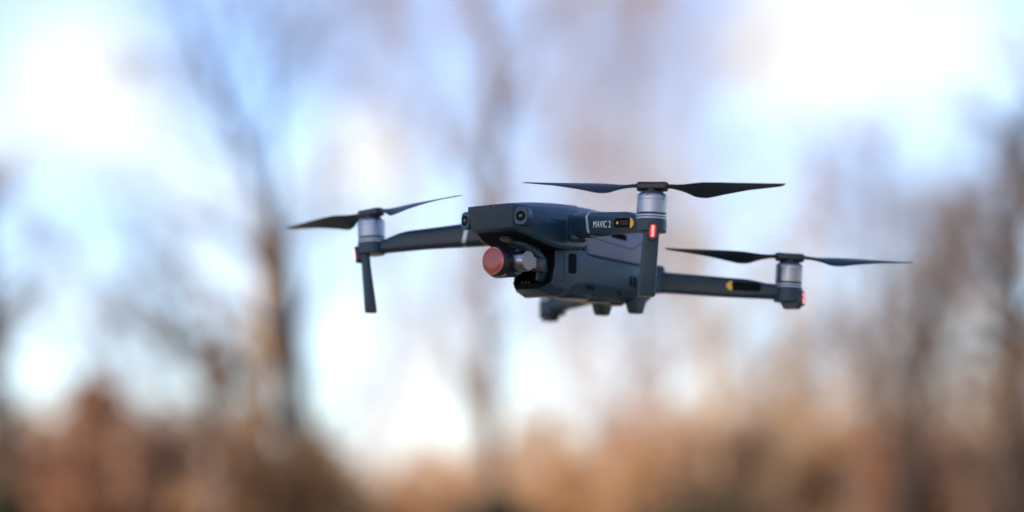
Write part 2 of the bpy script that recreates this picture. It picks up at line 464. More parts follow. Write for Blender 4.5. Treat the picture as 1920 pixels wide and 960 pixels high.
def propeller(c, ax, ang, ccw, cone=0.6, pk=1.0, R=106.0):
    """hub and two folding blades on the motor axis; ang is the blade bearing in the drone's frame"""
    c = Vector(c); ax = Vector(ax).normalized()
    e = Vector((math.cos(ang), math.sin(ang), 0)); e = (e - ax * e.dot(ax)).normalized()
    f = ax.cross(e)
    bm = nm()
    lathe(bm, c, ax, [(0, -.4), (8.6, -.4), (8.9, .2), (8.9, 1.4), (7.6, 2.2), (5.2, 2.5), (5.2, 4.0), (0, 4.0)], 36)
    rot = Matrix((e, f, ax)).transposed()
    box(bm, c + ax * 6.0, (22.5, 11.0, 6.0), rot, 1.5, 3)
    for s in (1, -1):
        lathe(bm, c + e * (8.0 * s) + ax * 2.2, ax, [(0, 0), (3.6, 0), (4.4, 1.2), (4.4, 6.2), (3.8, 6.9), (0, 6.9)], 24)
        lathe(bm, c + e * (8.0 * s) + ax * 9.0, ax, [(0, 0), (1.7, 0), (1.5, .5), (0, .5)], 16)
    hub = part('propeller', bm, M['dark'], drone)
    sgn = 1 if ccw else -1
    for s in (1, -1):
        bm = nm()
        rings = []
        N = 30
        E, F = e * s, f * s                                   # F: the way a counter-clockwise blade moves
        for i in range(N + 1):
            t = i / N
            rr = 9 + (R - 9) * t
            chord = float(np.interp(t, [0, .06, .14, .24, .33, .42, .6, .8, .93, .98, 1], [6.0, 6.5, 10.5, 17.5, 21.5, 20.5, 16.5, 12.0, 8.6, 6.2, 1.6]))
            pitch = math.radians(float(np.interp(t, [0, .1, .25, .4, .7, 1], [6, 16, 27, 22, 13, 8]))) * pk
            lead = float(np.interp(t, [0, .14, .33, .7, 1], [3.0, 5.0, 9.0, 6.0, .5])) 
            th = float(np.interp(t, [0, .12, .3, 1], [3.6, 2.2, 1.5, .5]))
            z = 6.2 + cone * t ** 1.6 - 1.6 * math.sin(min(1, t * 2.2) * math.pi) * .4
            ring = []
            for q in range(14):
                a = 2 * math.pi * q / 14
                xx = (math.cos(a) - 1) * .5 * chord + lead    # from leading edge back to trailing edge
                camber = .06 * chord * (1 - math.cos(a) ** 2)
                zz = math.sin(a) * th * .5 + camber
                d = xx - lead * .4
                ring.append(c + E * rr + F * sgn * (d * math.cos(pitch) - zz * math.sin(pitch)) + ax * (z + d * math.sin(pitch) + zz * math.cos(pitch)))
            rings.append(ring)
        loft(bm, rings)
        part('blade', bm, M['blade'], hub)
    return hub

CANT = math.radians(2.6)
def led(parent, c, n, up, w=5.0, h=11.5, deep=1.3):
    n = Vector(n).normalized(); up = Vector(up); up = (up - n * up.dot(n)).normalized(); u = up.cross(n)
    c = Vector(c)
    bm = nm()
    rrprism(bm, c + n * .4 - n * deep, u, up, (w + 3.2) * (1.1 if deep > 2 else 1), (h + 3.4) * (1.1 if deep > 2 else 1), 3.8, deep, taper=.12 if deep > 2 else .08)
    bez = part('lamp_bezel', bm, M['arm'], parent)
    bm = nm()
    rrprism(bm, c - n * .4, u, up, w, h, 2.4, .95, taper=.06)
    n0 = len(bm.faces)
    for k in range(4):
        rrprism(bm, c + n * .45 + up * ((k - 1.5) * 2.15), u, up, 1.9, 2.0, .9, .3)
    mark(bm, n0, 1)
    part('red_lamp', bm, [M['ledred'], M['ledhot']], parent)

def text_mesh(txt, size):
    cu = bpy.data.curves.new('lettering', 'FONT'); cu.body = txt; cu.size = size; cu.align_x = 'LEFT'; cu.align_y = 'BOTTOM_BASELINE'
    cu.extrude = .06; cu.offset = 0.004; cu.space_character = 1.02
    ob = bpy.data.objects.new('lettering', cu); COL.objects.link(ob)
    dg = bpy.context.evaluated_depsgraph_get()
    me = bpy.data.meshes.new_from_object(ob.evaluated_get(dg))
    bpy.data.objects.remove(ob)
    return me

FA, FB = Vector((62, 45, 0)), Vector((104.5, 148.4, 0))
FS = [(-6, -4.4, -22.5, 15, 5), (4, -4.2, -24.8, 16.5, 5), (18, -5.2, -25.6, 16, 5), (26, -6.2, -25.8, 15.5, 4.5), (45, -8.2, -26.4, 14, 4), (62, -9.8, -27.2, 12.5, 4),
      (76, -11.2, -28.2, 12.5, 4), (84, -12.8, -28.8, 12.5, 4), (92, -15.8, -29.3, 12.5, 4), (98, -18.2, -29.8, 12.5, 4), (106, -19.6, -30.4, 14, 5)]
def front_arm(s):
    mir = lambda p: Vector((p[0], p[1] * s, p[2]))
    d = (FB - FA).normalized(); d = Vector((d.x, d.y * s, 0)); n = Vector((d.y * s, -d.x * s, 0))
    if n.x < 0: n = -n
    a0 = mir(FA)
    def P(al, off, z): return a0 + d * al + n * off + Vector((0, 0, z))
    bm = nm()
    rings = []
    for (al, zt, zb, th, r) in FS:
        rings.append([P(al, x, (zt + zb) / 2 + y) for x, y in rr2(th, zt - zb, r, 4)])
    loft(bm, rings)
    # motor mount
    c0 = mir(FB)
    ca = math.radians(1.4 if s > 0 else 3.2)
    cant = Vector((0, s * math.sin(ca), math.cos(ca)))
    lathe(bm, c0 - cant * 20.8, -cant, [(0, 0), (11.6, 0), (12.0, .5), (12.0, 9.4), (11.2, 10.3), (0, 10.3)], 44)
    arm = part('front_arm', bm, M['arm'], drone)
    # shoulder knuckle at the hull
    bm = nm()
    lathe(bm, mir((60.5, 40.5, -27.0)), (0, 0, 1), [(0, 0), (6.4, 0), (7.8, 1.6), (8.0, 18.5), (6.8, 21.6), (0, 22.2)], 40)
    part('shoulder', bm, M['arm'], arm)
    # silver band round the arm: follows the section, leaning
    bm = nm()
    rings = []
    for off, grow in ((-1.75, .0), (-1.75, .32), (1.75, .32), (1.75, 0)):
        ring = []
        al0 = 24.5
        zt, zb, th = (float(np.interp(al0, [q[0] for q in FS], [q[k] for q in FS])) for k in (1, 2, 3))
        H = zt - zb
        for x, y in rr2(th + .1 + 2 * grow, H + .1 + 2 * grow, 6, 6):
            lean = -(y / H) * 4.5
            al = al0 + lean
            z2 = float(np.interp(al, [q[0] for q in FS], [(q[1] + q[2]) / 2 for q in FS]))
            th2 = float(np.interp(al, [q[0] for q in FS], [q[3] for q in FS]))
            h2 = float(np.interp(al, [q[0] for q in FS], [q[1] - q[2] for q in FS]))
            ring.append(P(al + off, x * (th2 / th), z2 + y * (h2 / H)))
        rings.append(ring)
    loft(bm, rings, cap=False)
    part('silver_band', bm, M['band'], arm)
    # landing leg under the motor
    out = Vector((math.cos(math.radians(40)), s * math.sin(math.radians(40)), 0)); side = Vector((-out.y, out.x, 0))
    bm = nm()
    top, bot = Vector((109.0, s * 151.9, -23)), Vector((105.8, s * 144.9, -80.4))
    rings = []
    for t, w, th in ((0, 11.6, 7.0), (.12, 12.6, 7.6), (.30, 12.4, 7.2), (.6, 12.8, 8.2), (.97, 13.4, 9.6), (1.0, 12.6, 8.8)):
        p = top.lerp(bot, t)
        rings.append([p + side * x + out * y for x, y in rr2(w, th, 2.4, 4)])
    loft(bm, rings)
    part('landing_leg', bm, M['arm'], arm)
    up = (top - bot).normalized()
    fdir = (out - up * out.dot(up)).normalized()
    led(arm, Vector((FB.x, FB.y * s, -31.4)) + out * 12.5, fdir, up, 4.7, 10.8, 7.0)
    c0 = c0 - cant * 1.2
    motor(arm, c0, cant)
    if s > 0:
        # lettering and sticker on the face that looks forward
        slope = math.radians(-5.4)
        ed = (d * math.cos(slope) + Vector((0, 0, math.sin(slope)))).normalized()
        eu = (Vector((0, 0, 1)) - ed * ed.z).normalized()
        def face(al):
            return float(np.interp(al, [q[0] for q in FS], [q[3] / 2 for q in FS])) + .05
        # face tilts as the arm thins, so follow it
        nn = ed.cross(eu); nn = nn if nn.dot(n) > 0 else -nn
        me = text_mesh('MAVIC 2', 7.6)
        xs = [v.co.x for v in me.vertices]; ys = [v.co.y for v in me.vertices]
        sx = 25.8 / (max(xs) - min(xs)); sy = 5.4 / (max(ys) - min(ys))
        for v in me.vertices:
            al = 33.6 + (v.co.x - min(xs)) * sx
            q = P(al, face(al) + .06 + v.co.z, -14.5 + (al - 33.6) * math.tan(slope) - 5.4 + (v.co.y - min(ys)) * sy)
            v.co = (q - BASE) * .001
        me.materials.append(M['white'])
        o = bpy.data.objects.new('lettering', me); COL.objects.link(o); o.parent = arm
        bm = nm()
        def strip(a0, a1, shape, lift, idx):
            n0 = len(bm.faces)
            lo, hi = [], []
            for x, y in shape:
                al = a0 + x
                z = -19.4 + (al - 66) * math.tan(slope) + y
                lo.append(P(al, face(al) - .1, z)); hi.append(P(al, face(al) + lift, z))
            loft(bm, [lo, hi]); mark(bm, n0, idx)
        L_, H_ = 31.0, 7.6
        pill = [(x + L_ / 2, y) for x, y in rr2(L_, H_, 3.7, 8)]
        strip(64.5, 95.5, pill, .10, 0)
        half = [(L_ - 6.0, -H_ / 2 - .2)] + [(L_ - 6.0 + 5.6 * math.cos(math.radians(a)), (H_ / 2 + .2) * math.sin(math.radians(a))) for a in range(-90, 91, 15)] + [(L_ - 6.0, H_ / 2 + .2)]
        strip(64.5, 95.5, half, .18, 1)
        strip(64.5, 95.5, [(3.2, 0), (5.2, -1.5), (6.2, -.5), (7.4, -.4), (7.4, .5), (6.2, .6), (5.2, 1.5)], .18, 1)
        for yy in (.9, -.9):
            strip(64.5, 95.5, [(10, yy - .22), (22.5, yy - .22), (22.5, yy + .22), (10, yy + .22)], .18, 2)
        part('sticker', bm, [M['void'], M['yellow'], M['tiny']], arm)
    return c0, cant

RA, RB = Vector((-80, 24, 0)), Vector((-115.5, 128.7, 0))
RS = [(-8, -37.0, -55.2, 14, 3), (10, -39.0, -56.6, 13.5, 3), (40, -42.0, -59.0, 12.5, 3), (74, -45.4, -61.4, 12.0, 3), (84, -47.4, -62.0, 12.5, 4), (93, -49.6, -62.6, 15, 4), (100, -50.4, -63.2, 19, 5), (108, -50.8, -63.8, 21, 5)]
def rear_arm(s):
    d = (RB - RA).normalized(); d = Vector((d.x, d.y * s, 0)); n = Vector((d.y, -d.x, 0))
    if n.x < 0: n = -n
    a0 = Vector((RA.x, RA.y * s, 0))
    def P(al, off, z): return a0 + d * al + n * off + Vector((0, 0, z))
    bm = nm()
    loft(bm, [[P(al, x, (zt + zb) / 2 + y) for x, y in rr2(th, zt - zb, r, 4)] for (al, zt, zb, th, r) in RS])
    c0 = Vector((RB.x, RB.y * s, -33.4))
    cant = Vector((0, s * math.sin(CANT), math.cos(CANT)))
    lathe(bm, c0 - cant * 19.4, -cant, [(0, 0), (11.6, 0), (12.2, .6), (12.2, 12.0), (11.2, 13.0), (0, 13.0)], 44)
    arm = part('rear_arm', bm, M['arm'], drone)
    bm = nm()
    loft(bm, [[P(112.8 + x, y, z) for x, y in rr2(w, 11.5, 3, 4)] for z, w in ((-61, 22), (-63.4, 21), (-70.0, 14.5), (-71.0, 13.4))])
    part('end_foot', bm, M['arm'], arm)
    outn = (d * .9 + Vector((-.35, 0, 0))).normalized()
    led(arm, P(123.0, 1.5, -62.6), (d + n * .15).normalized(), (0, 0, 1), 5.0, 9.5, 4.0)
    motor(arm, c0, cant)
    # sticker on the face that looks forward
    if s > 0:
        bm = nm()
        slope = math.radians(-4.6)
        def strip(shape, lift, idx):
            n0 = len(bm.faces)
            lo, hi = [], []
            for x, y in shape:
                al = 57 + x
                z = -50.8 + (al - 57) * math.tan(slope) + y
                f = float(np.interp(al, [q[0] for q in RS], [q[3] / 2 for q in RS]))
                lo.append(P(al, f - .1, z)); hi.append(P(al, f + lift, z))
            loft(bm, [lo, hi]); mark(bm, n0, idx)
        strip([(x + 15.5, y) for x, y in rr2(31, 7.4, 3.6, 8)], .10, 0)
        strip([(5.6, -3.9)] + [(5.6 - 5.4 * math.cos(math.radians(a)), 3.9 * math.sin(math.radians(a))) for a in range(-90, 91, 15)] + [(5.6, 3.9)], .18, 1)
        strip([(23.6, -2.6), (25.8, -2.6), (28, 0), (25.8, 2.6), (23.6, 2.6), (25.6, 0)], .2, 1)
        for yy in (.9, -.9):
            strip([(9, yy - .22), (22, yy - .22), (22, yy + .22), (9, yy + .22)], .18, 2)
        part('sticker', bm, [M['void'], M['yellow'], M['tiny']], arm)
    return c0, cant

# directions in the drone's frame: across the view and away from the viewer
AC = Vector(ROT[0]); AW = Vector(ROT[2])
def bearing(deg):                                  # deg: how far the blade's image-right end swings towards the viewer
    v = AC * math.cos(math.radians(deg)) - AW * math.sin(math.radians(deg))
    return math.atan2(v.y, v.x)
fl, ax = front_arm(1);  propeller(fl, ax, bearing(15), False, 2.2, 1.13, 103.0)
fr, ax = front_arm(-1); propeller(fr, ax, bearing(42), True, .6, 1.25)
rl, ax = rear_arm(1);   propeller(rl, ax, bearing(-4), True, 1.4)
rr_, ax = rear_arm(-1); propeller(rr_, ax, bearing(84), False)

# ------------------------------------------------------------------ gimbal camera
bm = nm()
CX, CZ = 100.0, -45.2
lathe(bm, (CX, -15, CZ - .6), (0, 1, 0), [(0, 0), (9.5, 0), (11.4, 1.6), (12.0, 4), (12.0, 21.5), (11.6, 22.6), (10.6, 23.2), (10.4, 25.2), (9.8, 25.8), (0, 25.8)], 48)
gim = part('gimbal_camera', bm, M['barrel'], drone)
bm = nm()
lathe(bm, (CX, 0, CZ - .2), (1, 0, -.03), [(0, 0), (11.6, 0), (11.8, 10.5), (12.0, 10.8), (12.4, 11.2), (12.4, 15.6), (11.7, 16.9), (0, 16.9)], 48)
part('lens_barrel', bm, M['barrel'], gim)
bm = nm()
lathe(bm, (CX + 16.6, 0, CZ - .6), (1, 0, -.03), [(0, 0), (10.9, 0), (11.1, .3), (11.1, 1.7), (10.8, 2.2), (10.5, 2.2), (10.4, 1.9), (0, 1.9)], 48)
part('filter_ring', bm, M['ring'], gim)
bm = nm()
lathe(bm, (CX + 18.3, 0, CZ - .72), (1, 0, -.03), [(0, 0), (10.3, 0), (10.3, .3), (9.9, .5), (6, .75), (0, .9)], 48)
part('lens_filter', bm, M['filt'], gim, label='round red coated lens filter')
bm = nm()
lathe(bm, (CX, 8.1, CZ), (0, 1, 0), [(0, 0), (8.2, 0), (8.2, 4.2), (8.2, 5.3), (8.5, 5.5), (8.5, 12.8), (8.0, 13.6), (0, 13.6)], 44)
part('tilt_motor', bm, M['metal'], gim)
bm = nm()
lathe(bm, (CX, 21.6, CZ), (0, 1, 0), [(0, 0), (7.9, 0), (7.9, .5), (7.4, .9), (0, .9)], 40)
part('motor_cap', bm, M['cap'], gim)
bm = nm()
box(bm, (90.5, 18.4, CZ - .5), (6, 4.2, 9.5), bev=1.2)
n0 = len(bm.faces)
box(bm, (82, 17.0, CZ - 1), (16, 6.0, 13), bev=2.5)
mark(bm, n0, 1)
part('gimbal_arm', bm, [M['cap'], M['dark']], gim)
bm = nm()
tube(bm, [(98, 2, -27), (90, 8, -30), (82, 12, -35), (75, 14, -42), (70, 12, -50), (68, 8, -57)], [5, 5.5, 5.5, 5.2, 5, 4], 12)
part('yaw_arm', bm, M['shell'], gim)

# ------------------------------------------------------------------ ground
def leaf_mat(name, cols, rough=.8, scale=3.0):
    m = bpy.data.materials.new(name); m.use_nodes = True
    nt = m.node_tree; N, L = nt.nodes.new, nt.links.new
    p = nt.nodes['Principled BSDF']; p.inputs['Roughness'].default_value = rough; p.inputs['Specular IOR Level'].default_value = .2
    tc = N('ShaderNodeTexCoord'); t = N('ShaderNodeTexNoise'); t.inputs['Scale'].default_value = scale; t.inputs['Detail'].default_value = 8
    L(tc.outputs['Object'], t.inputs['Vector'])
    r = N('ShaderNodeValToRGB'); r.color_ramp.elements.remove(r.color_ramp.elements[1])
    for i, c in enumerate(cols):
        pos = .32 + .36 * i / (len(cols) - 1)
        e = r.color_ramp.elements[0] if i == 0 else r.color_ramp.elements.new(pos)
        e.position = pos; e.color = (*c, 1)
    L(t.outputs['Fac'], r.inputs[0]); L(r.outputs[0], p.inputs['Base Color'])
    return m
def translucent(m):
    nt = m.node_tree; N, L = nt.nodes.new, nt.links.new
    p = nt.nodes['Principled BSDF']; out = nt.nodes['Material Output']
    t = N('ShaderNodeBsdfTranslucent'); mx = N('ShaderNodeMixShader'); mx.inputs[0].default_value = .45
    src = p.inputs['Base Color'].links[0].from_socket
    L(src, t.inputs['Color']); L(p.outputs[0], mx.inputs[1]); L(t.outputs[0], mx.inputs[2]); L(mx.outputs[0], out.inputs['Surface'])
    return m
GM = leaf_mat('leaf_litter', [(.26, .18, .10), (.42, .30, .18), (.30, .24, .13), (.48, .35, .21)], .95, .6)
bm = bmesh.new()
seg = 96
prev = None
rings_r = [0.5, 3, 8, 16, 30, 50, 80, 140, 300, 700, 1800, 4000]
rng = random.Random(3)
rows = []
for r in rings_r:
    rows.append([bm.verts.new((r * math.cos(2 * math.pi * i / seg), r * math.sin(2 * math.pi * i / seg), rng.uniform(-.05, .05) * min(1, r / 8) if r < 200 else 0)) for i in range(seg)])
bm.faces.new(rows[0])
for a, b in zip(rows[:-1], rows[1:]):
    for i in range(seg):
        bm.faces.new((a[i], b[i], b[(i + 1) % seg], a[(i + 1) % seg]))
bmesh.ops.recalc_face_normals(bm, faces=bm.faces)
me = bpy.data.meshes.new('ground'); bm.to_mesh(me); bm.free(); me.materials.append(GM)
g = bpy.data.objects.new('ground', me); COL.objects.link(g); g['kind'] = 'structure'

# ------------------------------------------------------------------ trees and shrubs
def at(u, v, dist):
    """the point seen at pixel (u, v) of the photograph at that distance away over the ground"""
    d = pix_dir(u, v)
    return Vector((0, 0, CAM_H)) + d * (dist / d.y)

class Geo:
    def __init__(self): self.v = []; self.f = []; self.n = 0
    def tube(self, pts, rad, k):
        n = len(pts)
        P = np.array(pts); T = np.gradient(P, axis=0)
        T /= np.linalg.norm(T, axis=1)[:, None] + 1e-9
        ref = np.array([0.3, 1.0, 0.1]) if abs(T[0][1]) < .8 else np.array([1.0, 0.1, .2])
        U = np.cross(T, ref); U /= np.linalg.norm(U, axis=1)[:, None] + 1e-9
        W = np.cross(T, U)
        a = np.arange(k) * 2 * math.pi / k
        ring = P[:, None, :] + (U[:, None, :] * np.cos(a)[None, :, None] + W[:, None, :] * np.sin(a)[None, :, None]) * np.array(rad)[:, None, None]
        self.v.append(ring.reshape(-1, 3))
        i = np.arange(n - 1)[:, None] * k; j = np.arange(k)[None, :]; j2 = (j + 1) % k
        q = np.stack([i + j, i + j2, i + k + j2, i + k + j], -1).reshape(-1, 4) + self.n
        self.f.append(q); self.n += n * k
    def quads(self, V):
        m = len(V)
        self.v.append(V.reshape(-1, 3)); self.f.append(np.arange(m * 4).reshape(m, 4) + self.n); self.n += m * 4
    def build(self, name, material, parent=None, offset=(0, 0, 0), smooth=True):
        V = np.concatenate(self.v) - np.array(offset); F = np.concatenate(self.f)
        me = bpy.data.meshes.new(name)
        me.vertices.add(len(V)); me.vertices.foreach_set('co', V.astype(np.float32).ravel())
        me.loops.add(F.size); me.loops.foreach_set('vertex_index', F.astype(np.int32).ravel())
        me.polygons.add(len(F)); me.polygons.foreach_set('loop_start', (np.arange(len(F)) * 4).astype(np.int32))
        me.update(calc_edges=True); me.validate()
        if smooth: me.polygons.foreach_set('use_smooth', np.ones(len(F), bool))
        me.materials.append(material)
        o = bpy.data.objects.new(name, me); COL.objects.link(o)
        if parent: o.parent = parent
        return o

def bark(name, c0, c1):
    return leaf_mat(name, [c0, c1, c0, c1], .9, 4.0)
BK = dict(
    dark=bark('dark_bark', (.016, .012, .012), (.045, .032, .028)),
    brown=bark('brown_bark', (.085, .058, .045), (.17, .115, .085)),
    grey=bark('grey_bark', (.13, .105, .105), (.24, .19, .18)),
    pale=bark('pale_bark', (.24, .19, .20), (.38, .31, .30)),
    tan=bark('tan_bark', (.30, .20, .115), (.50, .34, .20)),
    mauve=bark('mauve_bark', (.13, .10, .12), (.22, .165, .18)),
)
LF = dict(
    rust=leaf_mat('rust_leaves', [(.17, .080, .048), (.33, .165, .095), (.24, .12, .07), (.42, .24, .145)], .8, 1.5),
    tan=leaf_mat('tan_leaves', [(.36, .20, .10), (.58, .35, .19), (.46, .27, .14), (.66, .43, .25)], .8, 1.5),
    dun=leaf_mat('dun_leaves', [(.18, .11, .08), (.33, .21, .145), (.25, .16, .11), (.42, .27, .19)], .8, 1.5),
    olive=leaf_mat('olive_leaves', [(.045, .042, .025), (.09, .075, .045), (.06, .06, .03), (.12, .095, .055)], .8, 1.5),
)

for k_ in LF.values(): translucent(k_)

def unit(v):
    return v / (np.linalg.norm(v) + 1e-9)
def bare_tree(name, label, stems, dist, base_r, material, seed, twig=1.0, levels=3, spread=1.0, group='bare winter trees behind the drone', twig_r=.007, twig_mat=None, first=.25, depth=.5, taper=.80):
    """stems: list of (pixel path [(u, v), ...], start radius factor); the first starts on the ground"""
    rg = np.random.default_rng(seed)
    root = bpy.data.objects.new(name, None); COL.objects.link(root)
    p0 = at(stems[0][0][0][0], stems[0][0][0][1], dist)
    base = Vector((p0.x, p0.y, 0)); root.location = base
    tag(root, label, 'tree', group)
    tr, cr = Geo(), Geo()
    def grow(p, d, L, r, lev):
        nseg = 5 if lev <= 1 else 4
        pts = [p]; rad = [r]
        for i in range(nseg):
            d = unit(d + rg.normal(0, .16, 3) + np.array([0, 0, .07]))
            p = p + d * L / nseg
            pts.append(p); rad.append(max(r * (1 - .75 * (i + 1) / nseg), twig_r * .5))
        (tr if lev == 1 else cr).tube(pts, rad, 5 if lev == 1 else 3)
        if lev >= levels: return
        nch = int(round((4 if lev == 1 else 4) * twig + rg.random()))
        for k in range(nch):
            t = .25 + .75 * (k + rg.random()) / nch
            i = min(int(t * nseg), nseg - 1)
            q = pts[i] + (pts[i + 1] - pts[i]) * (t * nseg - i)
            ax_ = unit(pts[i + 1] - pts[i])
            side = unit(np.cross(ax_, rg.normal(0, 1, 3)))
            a = rg.uniform(.45, .95)
            grow(q, unit(ax_ * math.cos(a) + side * math.sin(a)), L * rg.uniform(.42, .68), max(r * .5 * (1 - .5 * t), twig_r), lev + 1)
    for si, (path, rf) in enumerate(stems):
        pts = []
        ph = rg.uniform(0, 6)
        if si == 0: pts.append(np.array([base.x, base.y, -.1]))
        for k, (u, v) in enumerate(path):
            w = at(u, v, dist + (0 if k == 0 else depth * math.sin(ph + k * 1.1)))
            if si == 0 and k == 0 and w.z < .3: continue
            pts.append(np.array(w))
        # resample smoothly
        P = np.array(pts); tt = np.concatenate([[0], np.cumsum(np.linalg.norm(np.diff(P, axis=0), axis=1))])
        m = max(8, int(tt[-1] / .5)); s = np.linspace(0, tt[-1], m)
        Q = np.stack([np.interp(s, tt, P[:, i]) for i in range(3)], 1)
        for _ in range(2): Q[1:-1] = (Q[:-2] + 2 * Q[1:-1] + Q[2:]) / 4
        Q[1:-1] += rg.normal(0, .015, Q[1:-1].shape)
        f = s / tt[-1]
        rad = base_r * rf * (1 - (taper if si == 0 else .8) * f ** .8)
        if si == 0: rad = rad * (1 + .5 * np.exp(-s / .35))
        tr.tube(list(Q), list(rad), 9)
        nb = int(tt[-1] * 1.5 * twig)
        for b in range(nb):
            t = first + (1 - first) * (b + rg.random()) / nb if si == 0 else .08 + .92 * (b + rg.random()) / nb
            i = min(int(t * (m - 1)), m - 2)
            ax_ = unit(Q[i + 1] - Q[i]); side = unit(np.cross(ax_, rg.normal(0, 1, 3)))
            a = rg.uniform(.5, 1.05)
            L = spread * rg.uniform(.9, 1.9) * (1.15 - .5 * t)
            grow(Q[i], unit(ax_ * math.cos(a) + side * math.sin(a)), L, max(rad[i] * .42, twig_r * 1.6), 1)
    tr.build('trunk', material, root, base)
    cr.build('crown', twig_mat or material, root, base)
    return root

def shrub(name, label, u, vtop, dist, width, leaf, seed, n=5200, cat='shrub', group='brown leaved shrubs along the clearing', size=.085, stem='brown', lumps=13, low=0.0):
    """loose shrub standing on the ground, its top seen at pixel (u, vtop)"""
    rg = np.random.default_rng(seed)
    top = at(u, vtop, dist); H = top.z
    root = bpy.data.objects.new(name, None); COL.objects.link(root)
    base = Vector((top.x, dist, 0)); root.location = base
    tag(root, label, cat, group)
    gs = Geo(); gl = Geo()
    cl = []
    for k in range(lumps):
        a = rg.uniform(0, 2 * math.pi); t = rg.random() ** .6
        hh = H * (low + (1 - low) * rg.uniform(.18, .86))
        wr = width * .5 * math.sqrt(max(.05, 1 - (hh / H) ** 2.2)) * t
        cl.append((np.array([base.x + wr * math.cos(a), dist + wr * .7 * math.sin(a), hh]), rg.uniform(.16, .30) * min(width, H * 1.3)))
    for zz, rr, ox in ((.84, .16, 0), (.70, .22, .10), (.66, .22, -.13), (.48, .28, .22), (.45, .28, -.22), (.28, .30, .0)):
        cl.append((np.array([base.x + ox * width, dist + rg.normal(0, .1 * width), H * zz]), rr * min(width, H)))
    for c, r in cl:
        b0 = np.array([base.x + rg.normal(0, .12 * width), dist + rg.normal(0, .08 * width), -.05])
        mid = (b0 + c) / 2 + rg.normal(0, .06 * width, 3)
        gs.tube([b0, mid, c], [.022, .016, .008], 5)
        for _ in range(14):
            e = c + unit(rg.normal(0, 1, 3) + np.array([0, 0, .5])) * r * rg.uniform(.7, 1.25)
            gs.tube([c + (mid - c) * rg.uniform(0, .5), (c + e) / 2 + rg.normal(0, .05 * r, 3), e], [.009, .006, .003], 3)
    per = n // len(cl)
    for c, r in cl:
        m = per
        dv = rg.normal(0, 1, (m, 3)); dv /= np.linalg.norm(dv, axis=1)[:, None]
        pos = c + dv * (r * np.abs(rg.normal(0, .62, (m, 1))) * np.array([1, 1, .9]))
        pos[:, 2] = np.maximum(pos[:, 2], .03)
        a = rg.normal(0, 1, (m, 3)); a /= np.linalg.norm(a, axis=1)[:, None]
        b = np.cross(a, rg.normal(0, 1, (m, 3))); b /= np.linalg.norm(b, axis=1)[:, None]
        s = size * rg.uniform(.6, 1.3, (m, 1))
        a = a * s; b = b * s * .6
        gl.quads(np.stack([pos - a, pos + b, pos + a, pos - b], 1))
    gs.build('stems', BK[stem], root, base)
    gl.build('leaves', leaf, root, base, smooth=False)
    return root

WOOD = 'bare winter trees behind the drone'
bare_tree('bare_tree', 'tall bare tree with the darkest trunk, a big limb leaning left',
          [([(566, 985), (560, 800), (545, 640), (528, 530), (523, 450)], 1.0),
           ([(524, 480), (480, 340), (430, 230), (385, 110), (335, -20), (310, -90)], .46),
           ([(523, 460), (520, 400), (514, 250), (503, 90), (498, -60)], .30),
           ([(470, 320), (440, 180), (420, 60), (405, -60)], .16),
           ([(545, 640), (585, 560), (612, 480), (620, 400)], .25)], 27, .225, BK['dark'], 11, taper=.38, twig=1.25, levels=3, spread=1.0, twig_mat=BK['brown'])
bare_tree('bare_tree', 'pale sunlit tan trunk standing just left of the darkest trunk',
          [([(486, 985), (490, 820), (496, 700), (494, 560), (490, 440), (470, 300)], 1.0),
           ([(505, 760), (470, 640), (450, 540)], .45)], 30, .24, BK['tan'], 12, twig=.7, levels=3, spread=.8)
bare_tree('bare_tree', 'small dark crooked tree with a fan of twigs left of the tan trunk',
          [([(392, 985), (396, 850), (402, 740), (380, 640), (335, 580), (280, 560)], 1.0),
           ([(402, 740), (420, 640), (400, 560), (360, 520)], .7),
           ([(380, 640), (330, 640), (270, 610)], .5)], 25, .19, BK['brown'], 13, twig=1.7, levels=3, spread=.62, twig_mat=BK['brown'])
bare_tree('bare_tree', 'slim grey tree behind the nose, splitting into a narrow V at the top',
          [([(912, 985), (914, 800), (916, 660), (900, 520), (912, 380), (935, 230), (920, 100), (895, -60)], 1.0),
           ([(935, 250), (965, 160), (1000, 70), (1030, -50)], .28),
           ([(905, 420), (850, 300), (790, 170), (740, 40)], .28)], 40, .26, BK['brown'], 14, taper=.68, twig=1.15, levels=3, spread=1.3, twig_mat=BK['pale'])
bare_tree('bare_tree', 'thin pale tree behind the hull, a straight faint pole',
          [([(1190, 985), (1186, 800), (1190, 600), (1186, 400), (1195, 200), (1190, 0), (1190, -60)], 1.0)], 46, .14, BK['pale'], 15, twig=1.7, levels=3, spread=2.4)
bare_tree('bare_tree', 'wispy mauve tree filling the sky above the front propeller',
          [([(1130, 985), (1120, 760), (1105, 520), (1110, 330), (1130, 160), (1150, 0)], .7),
           ([(1110, 360), (1200, 220), (1260, 90)], .4)], 55, .16, BK['pale'], 16, twig=2.0, levels=3, spread=2.8)
bare_tree('bare_tree', 'slender tan tree between the front leg and the rear propeller',
          [([(1345, 985), (1340, 840), (1338, 680), (1330, 520), (1325, 380)], 1.0)], 36, .15, BK['tan'], 17, twig=1.7, levels=3, spread=1.1, twig_mat=BK['tan'])
bare_tree('bare_tree', 'tan trunk with mauve twigs right under the rear motor',
          [([(1480, 985), (1484, 850), (1480, 700), (1500, 560), (1520, 420), (1530, 300)], 1.0)], 38, .17, BK['tan'], 18, twig=1.9, levels=3, spread=1.2, twig_mat=BK['pale'])
